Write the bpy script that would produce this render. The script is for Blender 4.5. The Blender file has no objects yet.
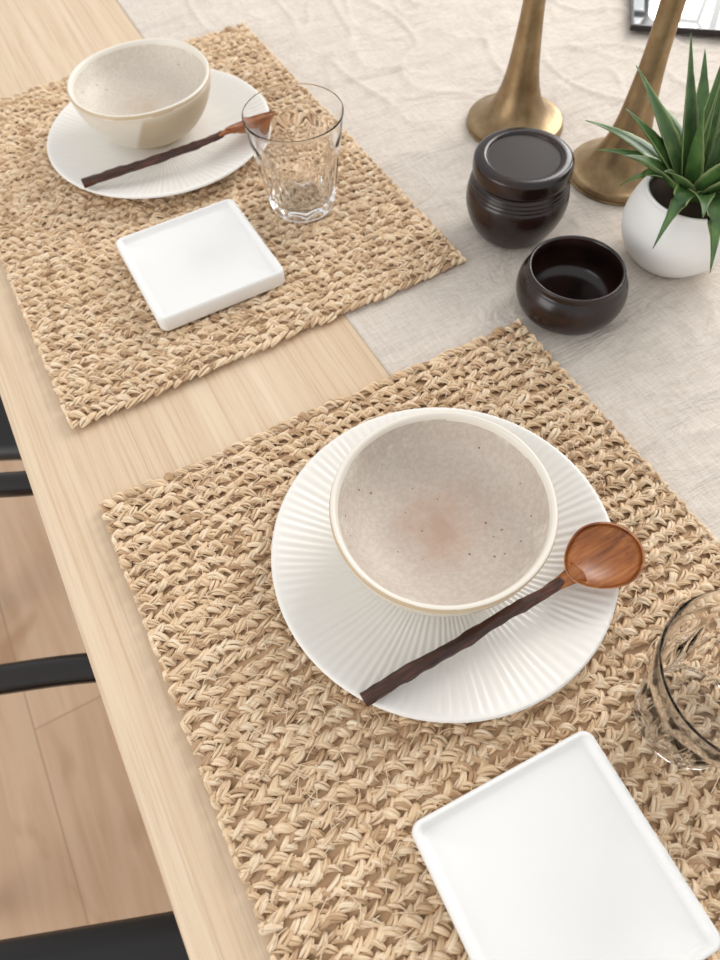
import bpy, bmesh, math, random
import numpy as np
from mathutils import Vector, Matrix, noise
random.seed(7); rng=np.random.default_rng(7)
TZ=0.75
scene=bpy.context.scene
scene.view_settings.view_transform='Standard'
# ------------------------------------------------------------- helpers
def lin(c):
    return tuple([(x/255/12.92 if x/255<=0.04045 else ((x/255+0.055)/1.055)**2.4) for x in c]+[1.0])
class Mat:
    def __init__(s,name,color=(200,200,200),rough=.5,metal=0,**kw):
        s.m=bpy.data.materials.new(name); s.m.use_nodes=True
        s.nt=s.m.node_tree; s.b=s.nt.nodes['Principled BSDF']
        s.b.inputs['Base Color'].default_value=lin(color)
        s.b.inputs['Roughness'].default_value=rough
        s.b.inputs['Metallic'].default_value=metal
        for k,v in kw.items(): s.b.inputs[k.replace('_',' ')].default_value=v
    def n(s,t,**kw):
        nd=s.nt.nodes.new(t)
        for k,v in kw.items():
            if k in nd.inputs: nd.inputs[k].default_value=v
            else: setattr(nd,k,v)
        return nd
    def l(s,a,b): s.nt.links.new(a,b)
    def coord(s,scale=(1,1,1),kind='Object',rot=(0,0,0)):
        tc=s.n('ShaderNodeTexCoord'); mp=s.n('ShaderNodeMapping')
        mp.inputs['Scale'].default_value=scale; mp.inputs['Rotation'].default_value=rot
        s.l(tc.outputs[kind],mp.inputs['Vector']); return mp.outputs['Vector']
    def noise(s,vec,scale=5,detail=4,rough=.55,dist=0):
        nd=s.n('ShaderNodeTexNoise'); nd.inputs['Scale'].default_value=scale; nd.inputs['Detail'].default_value=detail
        nd.inputs['Roughness'].default_value=rough; nd.inputs['Distortion'].default_value=dist
        if vec is not None: s.l(vec,nd.inputs['Vector'])
        return nd.outputs['Fac']
    def ramp(s,fac,stops):
        nd=s.n('ShaderNodeValToRGB'); cr=nd.color_ramp
        while len(cr.elements)<len(stops): cr.elements.new(.5)
        for e,(p,c) in zip(cr.elements,stops):
            e.position=p; e.color=lin(c) if isinstance(c,tuple) else (c,c,c,1)
        s.l(fac,nd.inputs['Fac']); return nd.outputs['Color']
    def mix(s,fac,a,b,mode='MIX'):
        nd=s.n('ShaderNodeMix'); nd.data_type='RGBA'; nd.blend_type=mode
        for i,v in ((0,fac),(6,a),(7,b)):
            if isinstance(v,(int,float)): nd.inputs[i].default_value=v
            elif isinstance(v,tuple): nd.inputs[i].default_value=lin(v)
            else: s.l(v,nd.inputs[i])
        return nd.outputs[2]
    def math(s,op,a,b=0.):
        nd=s.n('ShaderNodeMath'); nd.operation=op
        for i,v in ((0,a),(1,b)):
            if isinstance(v,(int,float)): nd.inputs[i].default_value=v
            else: s.l(v,nd.inputs[i])
        return nd.outputs[0]
    def color(s,c): s.l(c,s.b.inputs['Base Color'])
    def bump(s,h,strength=.3,dist=.001,prev=None):
        nd=s.n('ShaderNodeBump'); nd.inputs['Strength'].default_value=strength; nd.inputs['Distance'].default_value=dist
        s.l(h,nd.inputs['Height'])
        if prev is not None: s.l(prev,nd.inputs['Normal'])
        s.l(nd.outputs['Normal'],s.b.inputs['Normal']); return nd.outputs['Normal']
def mesh_obj(name,verts,faces,mats=(),smooth=True,parent=None,loc=(0,0,0),rz=0):
    me=bpy.data.meshes.new(name); me.from_pydata([tuple(v) for v in verts],[],faces); me.update()
    for m in mats: me.materials.append(m)
    if smooth: me.polygons.foreach_set('use_smooth',[True]*len(me.polygons))
    o=bpy.data.objects.new(name,me); scene.collection.objects.link(o)
    o.location=loc; o.rotation_euler=(0,0,rz)
    if parent: o.parent=parent
    return o
def empty(name,loc=(0,0,0),rz=0):
    o=bpy.data.objects.new(name,None); o.empty_display_size=.02; scene.collection.objects.link(o)
    o.location=loc; o.rotation_euler=(0,0,rz); return o
def crom(pts,n=6):
    P=[Vector(p) for p in pts]; out=[]
    for i in range(len(P)-1):
        p0=P[max(i-1,0)];p1=P[i];p2=P[i+1];p3=P[min(i+2,len(P)-1)]
        for k in range(n):
            t=k/n
            out.append(.5*((2*p1)+(-p0+p2)*t+(2*p0-5*p1+4*p2-p3)*t*t+(-p0+3*p1-3*p2+p3)*t**3))
    out.append(P[-1]); return out
def lathe(name,prof,mats,seg=96,fn=None,n=5,smoothprof=True,**kw):
    pr=[(max(p[0],0),p[1]) for p in (crom(prof,n) if smoothprof else prof)]
    V=[];F=[]
    for i,(r,z) in enumerate(pr):
        for j in range(seg):
            a=2*math.pi*j/seg
            rr,zz=(fn(r,z,a,i/(len(pr)-1)) if fn else (r,z))
            V.append((rr*math.cos(a),rr*math.sin(a),zz))
    for i in range(len(pr)-1):
        for j in range(seg):
            k=(j+1)%seg; F.append((i*seg+j,i*seg+k,(i+1)*seg+k,(i+1)*seg+j))
    if pr[0][0]>1e-5: F.append(tuple(range(seg))[::-1])
    if pr[-1][0]>1e-5: F.append(tuple(range((len(pr)-1)*seg,len(pr)*seg)))
    o=mesh_obj(name,V,F,mats,**kw)
    bm=bmesh.new(); bm.from_mesh(o.data); bmesh.ops.remove_doubles(bm,verts=bm.verts,dist=1e-6)
    bmesh.ops.recalc_face_normals(bm,faces=bm.faces); bm.to_mesh(o.data); bm.free()
    return o
def tube(name,pts,rad,mats,seg=16,n=8,flat=1.0,parent=None,closed=False,jit=0):
    P=crom(pts,n); L=len(P)
    R=[rad(i/(L-1)) if callable(rad) else rad for i in range(L)]
    V=[];F=[]
    up=Vector((0,0,1))
    for i,p in enumerate(P):
        t=(P[min(i+1,L-1)]-P[max(i-1,0)]).normalized()
        u=up if abs(t.dot(up))<.95 else Vector((0,1,0))
        s=t.cross(u).normalized(); w=s.cross(t).normalized()
        for j in range(seg):
            a=2*math.pi*j/seg
            r=R[i]*(1+jit*noise.noise(Vector((p.x*130,p.y*130,j*.9))))
            V.append(p+s*math.cos(a)*r+w*math.sin(a)*r*flat)
    for i in range(L-1):
        for j in range(seg):
            k=(j+1)%seg; F.append((i*seg+j,i*seg+k,(i+1)*seg+k,(i+1)*seg+j))
    F.append(tuple(range(seg))[::-1]); F.append(tuple(range((L-1)*seg,L*seg)))
    return mesh_obj(name,V,F,mats,parent=parent)
def rrect(hx,hy,r,n=6):
    out=[]
    for cx,cy,a0 in ((hx-r,hy-r,0),(-hx+r,hy-r,90),(-hx+r,-hy+r,180),(hx-r,-hy+r,270)):
        for k in range(n+1):
            a=math.radians(a0+90*k/n); out.append((cx+r*math.cos(a),cy+r*math.sin(a)))
    return out
def loft(name,loops,mats,capb=True,capt=True,**kw):
    m=len(loops[0]);V=[v for L in loops for v in L];F=[]
    for i in range(len(loops)-1):
        for j in range(m):
            k=(j+1)%m;F.append((i*m+j,i*m+k,(i+1)*m+k,(i+1)*m+j))
    if capb:F.append(tuple(range(m))[::-1])
    if capt:F.append(tuple(range((len(loops)-1)*m,len(loops)*m)))
    return mesh_obj(name,V,F,mats,**kw)
def box(name,x0,x1,y0,y1,z0,z1,mats,bev=.003,parent=None,loc=(0,0,0)):
    cx,cy=(x0+x1)/2,(y0+y1)/2;hx,hy=(x1-x0)/2,(y1-y0)/2
    L=[]
    for d,z in ((bev,z0),(bev*.3,z0+bev*.3),(0,z0+bev),(0,z1-bev),(bev*.3,z1-bev*.3),(bev,z1)):
        L.append([(cx+a,cy+b,z) for a,b in rrect(hx-d,hy-d,max(bev*1.2-d,.0005),4)])
    return loft(name,L,mats,smooth=False,parent=parent,loc=loc)

# ------------------------------------------------------------- materials
def wood_table():
    m=Mat('pale_ash_wood',rough=.42)
    v=m.coord((1,1,1))
    fine=m.noise(m.coord((420,7,5)),1.0,6,.7)
    mid=m.noise(m.coord((60,1.6,3)),1.0,5,.6,.8)
    wv=m.n('ShaderNodeTexWave'); wv.wave_type='BANDS'; wv.bands_direction='X'
    wv.inputs['Scale'].default_value=11; wv.inputs['Distortion'].default_value=8; wv.inputs['Detail'].default_value=3; wv.inputs['Detail Scale'].default_value=.8
    m.l(m.coord((1,.1,1)),wv.inputs['Vector'])
    c=m.ramp(mid,[(.3,(213,188,158)),(.5,(220,197,168)),(.7,(226,205,179))])
    c=m.mix(m.math('MULTIPLY',wv.outputs['Fac'],.14),c,(196,165,130))
    f=m.ramp(fine,[(.38,0.0),(.52,1.0)])
    c=m.mix(m.math('MULTIPLY',m.math('SUBTRACT',1.0,f),.45),c,(184,151,115))
    sx=m.n('ShaderNodeSeparateXYZ'); m.l(v,sx.inputs[0])
    fr=m.math('FRACT',m.math('DIVIDE',m.math('ADD',sx.outputs['X'],.1507),.132))
    seam=m.ramp(fr,[(0,1.0),(.008,0.0)])
    fl=m.math('FLOOR',m.math('DIVIDE',m.math('ADD',sx.outputs['X'],.1507),.132))
    wn=m.n('ShaderNodeTexWhiteNoise'); wn.noise_dimensions='1D'; m.l(fl,wn.inputs['W'])
    c=m.mix(m.math('MULTIPLY',wn.outputs['Value'],.2),c,(212,182,146))
    c=m.mix(m.math('MULTIPLY',seam,.4),c,(150,115,78))
    m.color(c); m.bump(fine,.12,.0004)
    return m.m
def wood_floor():
    m=Mat('oak_floor_wood',rough=.45)
    br=m.n('ShaderNodeTexBrick'); br.inputs['Scale'].default_value=1; br.inputs['Brick Width'].default_value=1.3; br.inputs['Row Height'].default_value=.19
    br.inputs['Mortar Size'].default_value=.0012; br.inputs['Mortar'].default_value=lin((170,138,110))
    br.inputs['Color1'].default_value=lin((228,200,171)); br.inputs['Color2'].default_value=lin((208,176,144)); br.offset=.37
    m.l(m.coord((1,1,1),rot=(0,0,math.radians(90))),br.inputs['Vector'])
    g=m.noise(m.coord((22,1.6,1)),1,6,.65,2)
    k=m.noise(m.coord((9,4.0,1)),1.3,2,.5,.4)
    c=m.mix(m.ramp(g,[(.35,.65),(.62,0.0)]),br.outputs['Color'],(190,150,114))
    c=m.mix(m.ramp(k,[(.60,0.0),(.72,.7)]),c,(168,126,90))
    m.color(c); return m.m
def linen():
    m=Mat('washed_linen',rough=.9)
    a=m.noise(m.coord((1100,90,10)),1,2); b=m.noise(m.coord((90,1100,10)),1,2)
    s=m.math('ADD',a,b)
    c=m.ramp(m.math('MULTIPLY',s,.5),[(.34,(200,187,173)),(.5,(213,202,190)),(.66,(222,213,202))])
    m.color(c)
    n1=m.bump(s,.35,.0004)
    cr=m.noise(m.coord((10,30,10),rot=(0,0,.5)),1,5,.62,1.8)
    m.bump(cr,.8,.007,n1)
    return m.m
def straw():
    m=Mat('braided_seagrass',rough=.75)
    uv=m.coord((1,1,1),'UV')
    at=m.n('ShaderNodeAttribute'); at.attribute_name='tint'
    mp=m.n('ShaderNodeVectorMath'); mp.operation='MULTIPLY'; mp.inputs[1].default_value=(7,1.3,1); m.l(uv,mp.inputs[0])
    ad=m.n('ShaderNodeVectorMath'); ad.operation='ADD'; m.l(mp.outputs[0],ad.inputs[0])
    sc=m.n('ShaderNodeVectorMath'); sc.operation='SCALE'; sc.inputs['Scale'].default_value=90; m.l(at.outputs['Color'],sc.inputs[0]); m.l(sc.outputs[0],ad.inputs[1])
    fib=m.noise(ad.outputs[0],1.0,4,.6)
    c=m.ramp(fib,[(.28,(204,176,144)),(.42,(233,211,184)),(.6,(245,229,207)),(.75,(253,243,228))])
    t=m.ramp(at.outputs['Fac'],[(0,(196,171,144)),(.25,(236,221,199)),(.7,(250,240,224)),(1,(255,253,246))])  # low tints darkened to paint shade into the weave, besides random strand tone
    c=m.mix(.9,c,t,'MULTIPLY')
    m.color(c); m.bump(fib,.7,.0008)
    return m.m
def bowl_mat(name,stops,stain):
    m=Mat(name,rough=.5)
    co=m.coord()
    sx=m.n('ShaderNodeSeparateXYZ'); m.l(co,sx.inputs[0])
    r=m.math('SQRT',m.math('ADD',m.math('MULTIPLY',sx.outputs['X'],sx.outputs['X']),m.math('MULTIPLY',sx.outputs['Y'],sx.outputs['Y'])))
    nz=m.noise(co,45,4,.65)
    rr=m.math('ADD',r,m.math('MULTIPLY',m.math('SUBTRACT',nz,.5),.05))
    c=m.ramp(m.math('MULTIPLY',rr,15.0),stops)
    c=m.mix(m.ramp(m.noise(co,330,3,.7),[(.42,.35),(.6,0.0)]),c,stain)
    vo=m.n('ShaderNodeTexVoronoi'); vo.inputs['Scale'].default_value=150; m.l(co,vo.inputs['Vector'])
    sp=m.ramp(vo.outputs['Distance'],[(.07,1.0),(.14,0.0)])
    gate=m.ramp(m.noise(co,70,1),[(.52,0.0),(.56,1.0)])
    c=m.mix(m.math('MULTIPLY',m.math('MULTIPLY',sp,gate),.85),c,(100,64,44))
    m.color(c); return m.m
def bowl_out_mat():
    m=Mat('dipped_stoneware_glaze',rough=.4)
    co=m.coord()
    sx=m.n('ShaderNodeSeparateXYZ'); m.l(co,sx.inputs[0])
    nz=m.noise(co,30,4,.6)
    h=m.math('ADD',m.math('MULTIPLY',sx.outputs['X'],.88),m.math('MULTIPLY',sx.outputs['Y'],-.47))
    h=m.math('ADD',h,m.math('MULTIPLY',m.math('SUBTRACT',sx.outputs['Z'],.028),-.5))
    h=m.math('ADD',m.math('MULTIPLY',h,8),.5)
    c=m.ramp(h,[(.50,(222,214,200)),(.53,(190,171,143))])
    c=m.mix(m.ramp(sx.outputs['Z'],[(.046,0.0),(.05,1.0)]),c,(216,206,188))
    c=m.mix(m.ramp(nz,[(.45,0.0),(.7,.2)]),c,(198,182,158))
    m.color(c); return m.m
M_table=wood_table(); M_floor=wood_floor(); M_linen=linen(); M_straw=straw(); M_bo=bowl_out_mat()
M_bi=bowl_mat('speckled_stoneware_glaze',[(.05,(182,152,132)),(.24,(194,171,154)),(.45,(197,183,170)),(.87,(200,189,177)),(.95,(214,205,192))],(172,152,134))
M_bi2=bowl_mat('pale_stoneware_glaze',[(.05,(196,178,158)),(.24,(205,193,177)),(.45,(210,201,188)),(.87,(213,205,193)),(.95,(221,214,202))],(190,172,152))
M_rim=Mat('toasted_rim_glaze',(196,175,144),.4).m
M_lip=Mat('cream_lip_glaze',(228,221,208),.4).m
M_plate=Mat('white_porcelain',(236,232,225),.32).m
M_dish=Mat('satin_white_ceramic',(236,235,232),.5).m
M_glass=Mat('clear_glass',(255,255,255),0.0,IOR=1.22,Transmission_Weight=1.0).m
def brass():
    m=Mat('antique_brass',(140,115,80),.42,.85)
    c=m.ramp(m.noise(m.coord(),30,5,.65),[(.3,(124,100,72)),(.55,(158,134,100)),(.75,(184,162,128))])
    m.color(c); m.bump(m.noise(m.coord(),120,4),.1,.001); return m.m
M_brass=brass()
def darkglaze():
    m=Mat('dark_brown_glaze',(30,18,16),.22)
    m.color(m.ramp(m.noise(m.coord(),40,4),[(.35,(20,11,10)),(.7,(46,27,22))])); return m.m
M_dark=darkglaze()
M_darkmatte=Mat('dark_unglazed_clay',(40,29,25),.6).m
def darkwood():
    m=Mat('dark_carved_wood',(58,32,24),.45)
    g=m.noise(m.coord((30,400,400)),1,5,.6)
    m.color(m.ramp(g,[(.35,(36,19,14)),(.55,(72,40,28)),(.75,(114,68,46))])); m.bump(g,.6,.001); return m.m
def warmwood():
    m=Mat('polished_teak_wood',(150,82,34),.36)
    g=m.noise(m.coord((25,330,200)),1,5,.6,.3)
    m.color(m.ramp(g,[(.3,(112,60,26)),(.5,(152,88,40)),(.75,(184,120,62))])); m.bump(g,.1,.0005); return m.m
M_dw=darkwood(); M_ww=warmwood()
def leafmat():
    m=Mat('succulent_leaf',(60,94,56),.4)
    uv=m.coord((1,1,1),'UV'); sx=m.n('ShaderNodeSeparateXYZ'); m.l(uv,sx.inputs[0])
    e=m.math('ABSOLUTE',m.math('SUBTRACT',sx.outputs['X'],.5))
    c=m.ramp(m.noise(m.coord((1,1,1)),60,3),[(.3,(50,80,40)),(.6,(80,112,58)),(.8,(122,146,86))])
    c=m.mix(m.ramp(e,[(.38,0.0),(.5,.85)]),c,(178,192,130))
    m.color(c); return m.m
M_leaf=leafmat()
M_pot=Mat('matte_white_ceramic',(234,232,229),.45).m
M_soil=Mat('dark_soil',(60,44,32),.95).m
M_black=Mat('black_lacquered_wood',(26,18,15),.2).m
M_seat=Mat('black_leather',(24,22,22),.42).m

# ------------------------------------------------------------- floor + table
mesh_obj('floor',[(-3,-3,0),(4,-3,0),(4,4,0),(-3,4,0)],[(0,1,2,3)],[M_floor])
tbl=empty('dining_table',(0,0,0))
box('table_top',-.0957,.98,-.95,1.75,TZ-.034,TZ,[M_table],.004,parent=tbl)
box('apron_left',.02,.045,-.75,1.55,TZ-.12,TZ-.034,[M_table],.002,parent=tbl)
box('apron_right',.84,.865,-.75,1.55,TZ-.12,TZ-.034,[M_table],.002,parent=tbl)
for i,(x,y) in enumerate(((.06,-.78),(.82,-.78),(.06,1.58),(.82,1.58))):
    box('leg_%d'%(i+1),x-.035,x+.035,y-.035,y+.035,0,TZ-.034,[M_table],.004,parent=tbl)
# ------------------------------------------------------------- table runner
OBJ=[(.431,.511,.046),(.4685,.3995,.046),(.341,.386,.032),(.3247,.2872,.032),(.434,.294,.032)]
def runner():
    x0,x1,y0,y1=.170,.72,-.93,1.73; nx,ny=220,900
    V=[];F=[]
    for j in range(ny+1):
        for i in range(nx+1):
            x=x0+(x1-x0)*i/nx; y=y0+(y1-y0)*j/ny
            s=max(0,min(1,(x-.287)/.05)) if (-.17<y<.83) else max(0,min(1,(x-.18)/.05))
            for ox,oy,r in OBJ: s*=max(0.12,min(1,(math.hypot(x-ox,y-oy)-r)/.035))
            w=noise.noise(Vector((x*7+y*2.5,y*5-x*3,1)))*.5
            q=noise.noise(Vector((x*12+y*7,y*7-x*9,4))); w+=max(0,1-abs(q)*5)**2*.5
            q=noise.noise(Vector((x*9-y*14,y*10+x*9,9))); w+=max(0,1-abs(q)*6)**2*.35
            w+=noise.noise(Vector((x*45,y*40,2)))*.12
            z=.0008+s*.0046*max(0,.25+w)
            V.append((x+.0012*noise.noise(Vector((y*12,0,x))),y,TZ+z))
    for j in range(ny):
        for i in range(nx):
            a=j*(nx+1)+i;F.append((a,a+1,a+nx+2,a+nx+1))
    o=mesh_obj('linen_table_runner',V,F,[M_linen])
    sm=o.modifiers.new('thickness','SOLIDIFY'); sm.thickness=.0007; sm.offset=-1
runner()
# ------------------------------------------------------------- placemats
W,Lm=.335,.450
def placemat_mesh():
    nr=48; pr=Lm/nr; ns=46; px=W/ns
    NA,NS=6,8
    legs=[]
    for r in range(nr):
        yc=-(r+.5)*pr; off=rng.uniform(-.5,.5)*px*.8
        for k in range(-1,ns+1):
            for side in (-1,1):
                legs.append((k*px+off+(.0 if side>0 else .5*px)+px*.5,yc,side,r))
    sarr=np.linspace(0,1,NS); aarr=np.linspace(0,2*np.pi,NA,endpoint=False)
    ca=np.cos(aarr)[None,:];sa=np.sin(aarr)[None,:]
    verts=[];tint=[]
    def strand(xs,ys,zs,rad,tt):
        tx=np.gradient(xs);ty=np.gradient(ys);tn=np.hypot(tx,ty)+1e-9;tx=tx/tn;ty=ty/tn
        rr=rad[:,None]
        X=xs[:,None]-ty[:,None]*ca*rr;Y=ys[:,None]+tx[:,None]*ca*rr;Z=np.maximum(zs[:,None]+sa*rr*.85,.0003)
        verts.append(np.stack([X,Y,Z],-1).reshape(-1,3)); tint.append(tt)
    for (x,yc,side,r) in legs:
        jx,jy=rng.normal(0,.0008,2); ll=rng.normal(1,.15); wv=rng.normal(1.06,.16); zz=np.clip(rng.normal(0,.0005),-.001,.0008)
        bt=rng.uniform(.1,.9)
        span=px*1.42*ll
        xs=x-span*.5+span*(sarr+.10*np.sin(np.pi*sarr))+jx
        bow=rng.normal(.0010,.0006)
        ys=yc+side*(pr*.58*(1-sarr)**.95+bow*np.sin(np.pi*sarr))+jy+rng.normal(0,.0009)*sarr
        ys+=.0007*math.sin(x*60+r*.7)
        zs=.0023+.0029*np.sin(np.pi*np.clip(sarr*.94+.06,0,1)**.85)+zz
        env=np.sin(np.pi*(sarr*.86+.07))**.42
        txm=span; tym=-side*pr*.58; tn=math.hypot(txm,tym); nx_,ny_=-tym/tn,txm/tn
        ph0=rng.uniform(0,6.28); tw=rng.normal(1.6,.6)*side
        for q in range(4):
            ph=ph0+q*math.pi/2+tw*sarr+rng.normal(0,.3)
            orad=.00145*wv*env*rng.uniform(.8,1.25)
            o=np.cos(ph)*orad
            xx=np.clip(xs+nx_*o,-.0015+rng.uniform(0,.001),W+.0015)
            strand(xx,ys+ny_*o,zs+np.sin(ph)*orad*.75,.00108*wv*rng.uniform(.75,1.2)*(env*.85+.15),float(np.clip(bt+rng.normal(0,.24),0,1)))
    for _ in range(1500):
        cx=rng.uniform(.004,W-.004);cy=-rng.uniform(.004,Lm-.004);a=rng.normal(0,.8);l=rng.uniform(.005,.014)
        xs=np.clip(cx+np.cos(a)*l*(sarr-.5),0,W);ys=np.clip(cy+np.sin(a)*l*(sarr-.5)+rng.normal(0,.0012)*np.sin(np.pi*sarr),-Lm,0)
        strand(xs,ys,.0060+.0012*np.sin(np.pi*sarr)+rng.uniform(-.0004,.0004),np.full(NS,.00026),float(rng.uniform(.6,1)))
    for _ in range(420):
        side=rng.integers(0,4); l=rng.uniform(.002,.006)
        if side<2: cy=-rng.uniform(0,Lm); cx=0 if side==0 else W; dx=(-1 if side==0 else 1); a=rng.normal(0,.6); dxx,dyy=dx*math.cos(a),math.sin(a)
        else: cx=rng.uniform(0,W); cy=0 if side==2 else -Lm; dy=(1 if side==2 else -1); a=rng.normal(0,.7); dxx,dyy=math.sin(a),dy*math.cos(a)
        st=sarr-.4
        strand(cx+dxx*l*st,cy+dyy*l*st,.002+.002*np.sin(np.pi*sarr)+rng.uniform(0,.001),np.full(NS,.00024)*(1.2-sarr),float(rng.uniform(.5,1)))
    nl=len(verts); nv=NA*NS
    verts=np.concatenate(verts)
    verts[:,2]=np.minimum(verts[:,2],.0082)
    f=[]
    for i in range(NS-1):
        for j in range(NA):
            k=(j+1)%NA; f.append((i*NA+j,i*NA+k,(i+1)*NA+k,(i+1)*NA+j))
    f=np.array(f); allf=(f[None]+ (np.arange(nl)*nv)[:,None,None]).reshape(-1,4)
    lu=[]
    for i in range(NS-1):
        for j in range(NA): lu+=[(j/NA,i/(NS-1)),((j+1)/NA,i/(NS-1)),((j+1)/NA,(i+1)/(NS-1)),(j/NA,(i+1)/(NS-1))]
    lu=np.tile(np.array(lu,dtype=np.float32),(nl,1))
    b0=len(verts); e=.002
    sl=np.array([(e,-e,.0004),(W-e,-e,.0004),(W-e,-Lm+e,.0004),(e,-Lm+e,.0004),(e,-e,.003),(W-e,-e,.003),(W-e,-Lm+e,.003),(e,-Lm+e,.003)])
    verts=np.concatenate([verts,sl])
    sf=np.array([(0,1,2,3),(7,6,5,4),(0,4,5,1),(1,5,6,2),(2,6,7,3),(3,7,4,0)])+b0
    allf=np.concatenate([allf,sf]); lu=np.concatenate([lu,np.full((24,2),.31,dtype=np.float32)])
    me=bpy.data.meshes.new('placemat')
    me.vertices.add(len(verts)); me.vertices.foreach_set('co',verts.astype(np.float32).ravel())
    me.loops.add(len(allf)*4); me.loops.foreach_set('vertex_index',allf.astype(np.int32).ravel())
    me.polygons.add(len(allf)); me.polygons.foreach_set('loop_start',np.arange(0,len(allf)*4,4,dtype=np.int32))
    me.update(calc_edges=True); me.validate()
    me.polygons.foreach_set('use_smooth',np.ones(len(me.polygons),dtype=bool))
    uvl=me.uv_layers.new(name='UVMap'); uvl.data.foreach_set('uv',lu.ravel())
    cat=me.color_attributes.new('tint','FLOAT_COLOR','POINT')
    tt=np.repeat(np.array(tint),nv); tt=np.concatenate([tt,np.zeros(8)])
    col=np.stack([tt,tt,tt,np.ones_like(tt)],1).astype(np.float32); cat.data.foreach_set('color',col.ravel())
    me.materials.append(M_straw); return me
pm=placemat_mesh()
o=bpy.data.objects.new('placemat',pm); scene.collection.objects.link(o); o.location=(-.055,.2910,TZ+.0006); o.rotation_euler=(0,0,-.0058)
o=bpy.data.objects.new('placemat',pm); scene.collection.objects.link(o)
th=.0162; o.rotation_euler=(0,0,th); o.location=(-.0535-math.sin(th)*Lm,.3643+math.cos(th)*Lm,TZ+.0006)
MZ=TZ+.0090
# ------------------------------------------------------------- plates
def flute(r,z,a,t):
    if t<.42: return r,z
    k=max(0,min(1,(r-.026)/.03))
    ph=a*104+1.3*math.sin(a*7)+.9*math.sin(a*13+1)
    am=.8+.2*math.sin(a*29)
    d=.00029*k*am*math.cos(ph)
    if r>.1015: return r,z+d*.5
    return r,z+d
def plate(x,y):
    prof=[(0,.002),(.05,.002),(.056,0),(.060,0),(.064,.003),(.085,.007),(.1035,.0125),(.1045,.0138),(.1038,.0147),(.100,.0142),(.085,.0098),(.070,.0062),(.058,.0048),(.04,.0045),(.02,.0045),(0,.0045)]
    lathe('dinner_plate',prof,[M_plate],seg=1040,fn=flute,n=4,loc=(x,y,MZ))
plate(.1234,.148); plate(.1201,.6532)
# ------------------------------------------------------------- bowls
def wob(r,z,a,t): 
    return r*(1+.006*math.sin(2*a+.5)),z+.0006*math.sin(3*a)*(z/.056)*min(1,r/.03)
def bowl(x,y,inner,rz=0):
    prof=[(0,.002),(.022,.002),(.0255,0),(.028,.0008),(.029,.005),(.043,.0110),(.0550,.025),(.0618,.040),(.0641,.0500),(.0640,.0524),(.0632,.0537),(.0616,.0537),(.0602,.0520),(.0582,.0460),(.0535,.0372),(.0440,.0297),(.031,.0258),(.018,.0246),(.008,.0242),(.003,.0241),(0,.0241)]
    o=lathe('ceramic_bowl',prof,[M_bo,inner,M_rim,M_lip],seg=128,fn=wob,n=6,loc=(x,y,MZ+.0047),rz=rz)
    for p in o.data.polygons:
        c=p.center; r=math.hypot(c.x,c.y)
        nrm=p.normal; inward=(c.x*nrm.x+c.y*nrm.y)<0
        if c.z>.0509 and r>.0634: p.material_index=2
        elif c.z>.0500 and r>.0585: p.material_index=3
        elif (inward and c.z>.008) or (nrm.z>.5 and c.z>.012): p.material_index=1
        elif c.z<.003: p.material_index=2
bowl(.1232,.1534,M_bi); bowl(.1168,.6625,M_bi2)
# ------------------------------------------------------------- square dishes
def dish(x,y,th):
    s=.1075; h=s/2; x-=.002; y+=.002
    L=[]
    for d,z,r in ((.003,0,.004),(.001,.0006,.005),(.0003,.002,.0055),(0,.011,.006),(.0003,.0133,.006),(.0010,.0143,.0055),(.0019,.0146,.005),(.0028,.0142,.0045),(.0036,.0125,.004),(.0046,.0106,.0035),(.0065,.0098,.003),(.03,.0096,.003)):
        L.append([(a,b,z) for a,b in rrect(h-d,h-d,r,7)])
    cx,cy=h,-h; c,s_=math.cos(th),math.sin(th)
    loft('square_ceramic_dish',L,[M_dish],loc=(x+cx*c-cy*s_,y+cx*s_+cy*c,MZ),rz=th)
dish(.0289,.0228,-.039); dish(.0345,.5180,.0139)
# ------------------------------------------------------------- tumblers
def tumbler(x,y,rz):
    def fn(r,z,a,t):
        c=((a*9/(2*math.pi))%1)-.5
        if t<.55 and r>.02:
            k=max(0,min(1,(.060-z)/.012))*max(0,min(1,(z-.002)/.006))
            r=r*(1-.12*k*(1-4*c*c))
        elif t>.6 and r>.015:
            k=max(0,min(1,(.054-z)/.02))
            r=r*(1-.05*k*(1-4*c*c))
        return r,z*.945
    prof=[(0,.0012),(.018,.001),(.0245,0),(.0270,.0015),(.0285,.006),(.0312,.024),(.0340,.044),(.0370,.064),(.0382,.074),(.0396,.0855),(.0402,.088),(.0398,.0893),(.0389,.0885),(.0380,.084),(.0362,.072),(.0338,.060),(.0310,.044),(.0278,.026),(.0252,.012),(.018,.0075),(0,.0070)]
    lathe('glass_tumbler',prof,[M_glass],seg=180,fn=fn,n=5,loc=(x,y,MZ),rz=rz)
tumbler(.1965,.499,.2); tumbler(.1880,.0000,.35)
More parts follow.
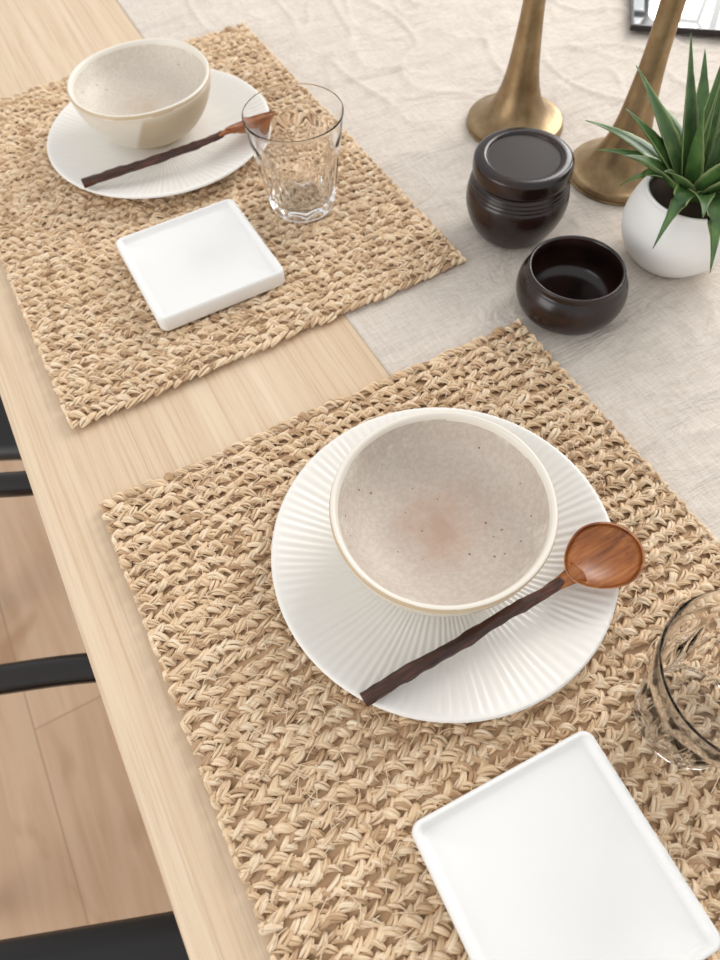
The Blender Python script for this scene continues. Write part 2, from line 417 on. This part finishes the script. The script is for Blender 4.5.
# ------------------------------------------------------------- spoons
def spoon(x,y,z,rz,L=.187):
    e=empty('wooden_spoon',(x,y,z),rz)
    bx=L-.0245
    NU,NR=48,10; V=[];F=[]
    def pt(r,a,inner):
        ca,sa=math.cos(a),math.sin(a)
        hx=.0235 if ca>0 else .0265; w=.0212*(1-.08*max(0,-ca)**2)
        if inner: hx-=.0013; w-=.0013
        X=hx*r*ca; Y=w*r*sa*(1-.12*max(0,-ca)*r)
        d=(.0092 if not inner else .0070)
        return (bx+X,Y,.0105-d*(1-r**2.4))
    for inner in (False,True):
        for i in range(NR+1):
            r=max(i/NR,.001)
            for j in range(NU): V.append(pt(r,2*math.pi*j/NU,inner))
    n1=(NR+1)*NU
    for s in (0,1):
        for i in range(NR):
            for j in range(NU):
                k=(j+1)%NU; q=(s*n1+i*NU+j,s*n1+i*NU+k,s*n1+(i+1)*NU+k,s*n1+(i+1)*NU+j)
                F.append(q if s else q[::-1])
        F.append(tuple(s*n1+j for j in range(NU)) if not s else tuple(s*n1+j for j in range(NU))[::-1])
    for j in range(NU):
        k=(j+1)%NU; F.append((NR*NU+j,NR*NU+k,n1+NR*NU+k,n1+NR*NU+j))
    mesh_obj('spoon_bowl',V,F,[M_ww],parent=e)
    def rn(t): return .0030+.0044*t**1.5 if t<.85 else .0074*(1-((t-.85)/.15)**2*.55)
    tube('neck',[(bx-.040,0,.0066),(bx-.032,0,.0074),(bx-.023,0,.0082),(bx-.017,0,.0075)],rn,[M_ww],seg=16,flat=.5,parent=e)
    def rh(t):
        return .0041-.0010*t+.0007*math.exp(-((t-.45)/.03)**2)+.0005*math.exp(-((t-.72)/.03)**2)+.0005*math.exp(-((t-.2)/.03)**2)
    tube('handle',[(0,0,.0046),(.03,.0005,.0047),(.06,-.0002,.0045),(.09,.0005,.0050),(.115,-.0001,.0058),(bx-.030,0,.0074)],rh,[M_dw],seg=18,n=14,flat=.9,parent=e,jit=.22)
    return e
s1=spoon(.0360,.0880,MZ+.0152,.026)
s2=spoon(.0310,.5920,MZ+.0178,math.atan2(-.001,.165)); s2.rotation_euler[0]=math.radians(-26)
# ------------------------------------------------------------- brass candlesticks
RZ=TZ+.0018
def candlestick(x,y,H):
    prof=[(0,0),(.043,0),(.0455,.0015),(.0462,.0045),(.0448,.0072),(.040,.0085),(.034,.0115),(.027,.0175),(.0215,.027),(.0172,.040),(.0142,.056),(.0118,.078),(.0100,.100),(.0093,.125),(.0092,H-.05),(.0098,H-.03),(.014,H-.022),(.017,H-.018),(.0165,H-.012),(.0135,H-.008),(.0135,H),(.0115,H),(.0110,H-.015),(0,H-.015)]
    lathe('brass_candlestick',prof,[M_brass],seg=72,n=4,loc=(x,y,RZ))
candlestick(.431,.511,.24); candlestick(.4685,.3995,.24)
# ------------------------------------------------------------- lidded jar
def jar(x,y):
    e=empty('lidded_ceramic_jar',(x,y,RZ))
    prof=[(0,.001),(.022,.001),(.025,0),(.0285,.002),(.0345,.010),(.0395,.021),(.0418,.032),(.0412,.041),(.0398,.0445),(.0404,.0455),(.0392,.0475),(.0397,.0486),(.0383,.0505),(.0386,.0516),(.0370,.0535),(.0350,.055),(.033,.0555),(.033,.050),(0,.050)]
    lathe('jar_body',prof,[M_dark],seg=96,n=4,parent=e)
    lid=[(0,.0556),(.034,.0556),(.0380,.0562),(.0392,.058),(.0392,.0655),(.0384,.0682),(.0360,.0698),(.0320,.0702),(.0296,.0696),(.0286,.0684),(.0270,.0682),(.012,.0686),(0,.0687)]
    o=lathe('jar_lid',lid,[M_dark,M_darkmatte],seg=96,n=4,parent=e)
    for p in o.data.polygons:
        if math.hypot(p.center.x,p.center.y)<.0283 and p.center.z>.06: p.material_index=1
jar(.341,.386)
prof=[(0,.001),(.024,.001),(.027,0),(.030,.0015),(.0375,.008),(.0415,.018),(.0412,.027),(.0385,.0335),(.0362,.0365),(.0362,.039),(.0358,.0405),(.0345,.0410),(.0332,.0400),(.0328,.036),(.0355,.029),(.0375,.020),(.034,.010),(.024,.0055),(0,.005)]
lathe('small_dark_ceramic_bowl',prof,[M_dark],seg=96,n=4,loc=(.3247,.2872,RZ))
# ------------------------------------------------------------- potted succulent
pp=empty('potted_succulent',(.434,.294,RZ))
prof=[(0,.001),(.022,.001),(.026,0),(.030,.002),(.040,.014),(.0448,.028),(.0445,.040),(.0410,.052),(.0370,.059),(.0365,.062),(.0350,.0628),(.0335,.061),(.034,.055),(.030,.053),(0,.053)]
lathe('pot',prof,[M_pot],seg=96,n=4,parent=pp)
lathe('soil',[(0,.0535),(.028,.0535),(.0338,.0545),(.030,.057),(.015,.0585),(0,.059)],[M_soil],seg=40,n=3,parent=pp)
def leaf(i,tip,width,arch,base_r=.006):
    width*=1.25
    tip=Vector(tip); az=math.atan2(tip.y,tip.x); b=Vector((base_r*math.cos(az),base_r*math.sin(az),.056))
    mid=(b+tip)/2+Vector((0,0,arch))
    N=18;V=[];F=[]
    side=Vector((-math.sin(az),math.cos(az),0))
    cen=[]
    for k in range(N+1):
        t=k/N; cen.append((1-t)**2*b+2*t*(1-t)*mid+t*t*tip)
    for k in range(N+1):
        t=k/N; p=cen[k]; tg=(cen[min(k+1,N)]-cen[max(k-1,0)]).normalized(); nn=side.cross(tg).normalized()
        if nn.dot(Vector((-math.cos(az),-math.sin(az),.4)))<0: nn=-nn
        w=width*.5*(.72+.38*math.sin(math.pi*min(t*1.25,1)))*(1-t**2.2)+.0002
        if k%2: w*=1.05
        th=.0022*(1-t)+.0003
        for q,off in ((-1,.32),(-.5,.08),(0,0),(.5,.08),(1,.32)):
            V.append(p+side*w*q+nn*(off*w))
        for q in (.5,0,-.5):
            V.append(p+side*w*q-nn*th)
    m=8
    for k in range(N):
        for j in range(m):
            F.append((k*m+j,k*m+(j+1)%m,(k+1)*m+(j+1)%m,(k+1)*m+j))
    F.append(tuple(range(m))[::-1]);F.append(tuple(range(N*m,(N+1)*m)))
    o=mesh_obj('leaf_%d'%i,V,F,[M_leaf],parent=pp)
    uvl=o.data.uv_layers.new(name='UVMap'); um=[0,.25,.5,.75,1,.75,.5,.25]
    for lp in o.data.loops: uvl.data[lp.index].uv=(um[lp.vertex_index%m],(lp.vertex_index//m)/N)
tips=[((-.047,.083,.088),.012,.018),((-.023,.071,.128),.014,.008),((-.008,.046,.156),.014,.0),((-.052,.060,.078),.011,.020),((-.058,-.026,.050),.013,.050),
 ((-.040,-.066,.050),.016,.050),((-.041,.036,.058),.011,.030),((.010,.030,.165),.013,.0),((.030,.060,.130),.013,.01),((.06,.05,.09),.012,.02),((.075,.0,.085),.013,.025),
 ((.03,-.02,.150),.014,.0),((.0,-.055,.115),.015,.012),((.045,-.055,.075),.014,.03),((.0,-.08,.07),.014,.03),((-.028,.0,.135),.013,.0),((.02,.085,.085),.012,.02),((-.005,.012,.14),.012,.0),
 ((.05,.02,.13),.013,.0),((-.018,-.035,.120),.014,.008),((-.055,.030,.092),.013,.014),((-.050,-.005,.098),.014,.012),((-.040,.055,.110),.013,.010),((-.045,-.045,.085),.014,.022)]
for i,(t,w,a) in enumerate(tips): leaf(i+1,t,w,a)
# ------------------------------------------------------------- mirrored tray
def tray():
    e=empty('mirrored_tray',(.634,.583,RZ+.0045),math.radians(-39))
    mm=Mat('etched_mirror',(210,215,215),.08,.85)
    vo=mm.n('ShaderNodeTexVoronoi'); vo.feature='DISTANCE_TO_EDGE'; vo.inputs['Scale'].default_value=38; mm.l(mm.coord((1,.4,1),rot=(0,0,.7)),vo.inputs['Vector'])
    mm.color(mm.ramp(vo.outputs['Distance'],[(.06,(30,32,30)),(.12,(225,228,228))]))
    box('tray_base',0,.26,0,.18,0,.004,[mm.m],.001,parent=e)
    for i,(a,b,c,d) in enumerate(((-.003,.263,-.003,.001),(-.003,.263,.179,.183),(-.003,.001,0,.18),(.259,.263,0,.18))):
        box('tray_rim_%d'%(i+1),a,b,c,d,0,.006,[M_black],.0008,parent=e)
tray()
# ------------------------------------------------------------- chairs
def chair(x,y,rz=0):
    e=empty('dining_armchair',(x,y,0),rz)      # +X faces the table
    L=[]
    for d,z in ((.02,.425),(.004,.43),(0,.44),(.004,.449),(.02,.455),(.08,.456)):
        L.append([(a,b,z) for a,b in rrect(.22-d,.170-d,.07,8)])
    loft('seat',L,[M_seat],parent=e)
    hoop=[(.20,.300,.632),(.10,.326,.636),(0,.332,.640),(-.12,.320,.648),(-.22,.25,.66),(-.28,.13,.672),(-.30,0,.676),(-.28,-.13,.672),(-.22,-.25,.66),(-.12,-.320,.648),(0,-.332,.640),(.10,-.326,.636),(.20,-.300,.632)]
    tube('arm_hoop',hoop,.0115,[M_black],seg=16,n=8,flat=1.0,parent=e)
    for i,s in enumerate((1,-1)):
        tube('front_leg_%d'%(i+1),[(.20,s*.300,.632),(.215,s*.29,.60),(.20,s*.24,.45),(.20,s*.235,0)],.0125,[M_black],parent=e)
        tube('back_leg_%d'%(i+1),[(-.22,s*.25,.66),(-.205,s*.185,.45),(-.36,s*.22,0)],.0135,[M_black],parent=e)
    tube('seat_rail_1',[(.20,.235,.43),(.20,-.235,.43)],.010,[M_black],parent=e)
    tube('seat_rail_2',[(-.2,.185,.43),(-.2,-.185,.43)],.010,[M_black],parent=e)
    tube('back_splat',[(-.205,0,.43),(-.27,0,.56),(-.30,0,.676)],.02,[M_black],flat=.4,parent=e)
chair(-.28,-.054,math.radians(-20)); chair(-.027,.752,math.radians(-27))
# ------------------------------------------------------------- light
w=bpy.data.worlds.new('World'); scene.world=w; w.use_nodes=True
bg=w.node_tree.nodes['Background']; bg.inputs['Color'].default_value=(.985,.99,1,1); bg.inputs['Strength'].default_value=.84
def area(name,loc,tgt,sx,sy,e,col):
    ld=bpy.data.lights.new(name,'AREA'); ld.shape='RECTANGLE'; ld.size=sx; ld.size_y=sy; ld.energy=e; ld.color=col
    o=bpy.data.objects.new(name,ld); scene.collection.objects.link(o); o.location=loc
    o.rotation_euler=(Vector(tgt)-Vector(loc)).to_track_quat('-Z','Y').to_euler()
area('window_light',(2.3,1.2,2.1),(.2,.3,TZ),1.5,1.5,52,(1,.985,.965))
area('side_fill_light',(-2.2,.2,1.5),(-.3,.3,.1),1.4,1.4,22,(1,.985,.96))  # added fill lamp on the left, lifts the dark floor; not a real window
# ------------------------------------------------------------- camera
R=np.array([[0.88093,0.4175,-0.22284],[-0.47226,0.74508,-0.47098],[-0.0306,0.52014,0.85353]])
U,_,Vt=np.linalg.svd(R); R=U@Vt
cd=bpy.data.cameras.new('camera'); cam=bpy.data.objects.new('camera',cd); scene.collection.objects.link(cam)
M=Matrix([[*R[0],0],[*R[1],0],[*R[2],TZ+.41],[0,0,0,1]]); cam.matrix_world=M
cd.sensor_fit='VERTICAL'; cd.sensor_height=36; cd.sensor_width=27; cd.lens=700.14/960*36
cd.clip_start=.01; cd.dof.use_dof=True; cd.dof.focus_distance=.42; cd.dof.aperture_fstop=9
scene.camera=cam
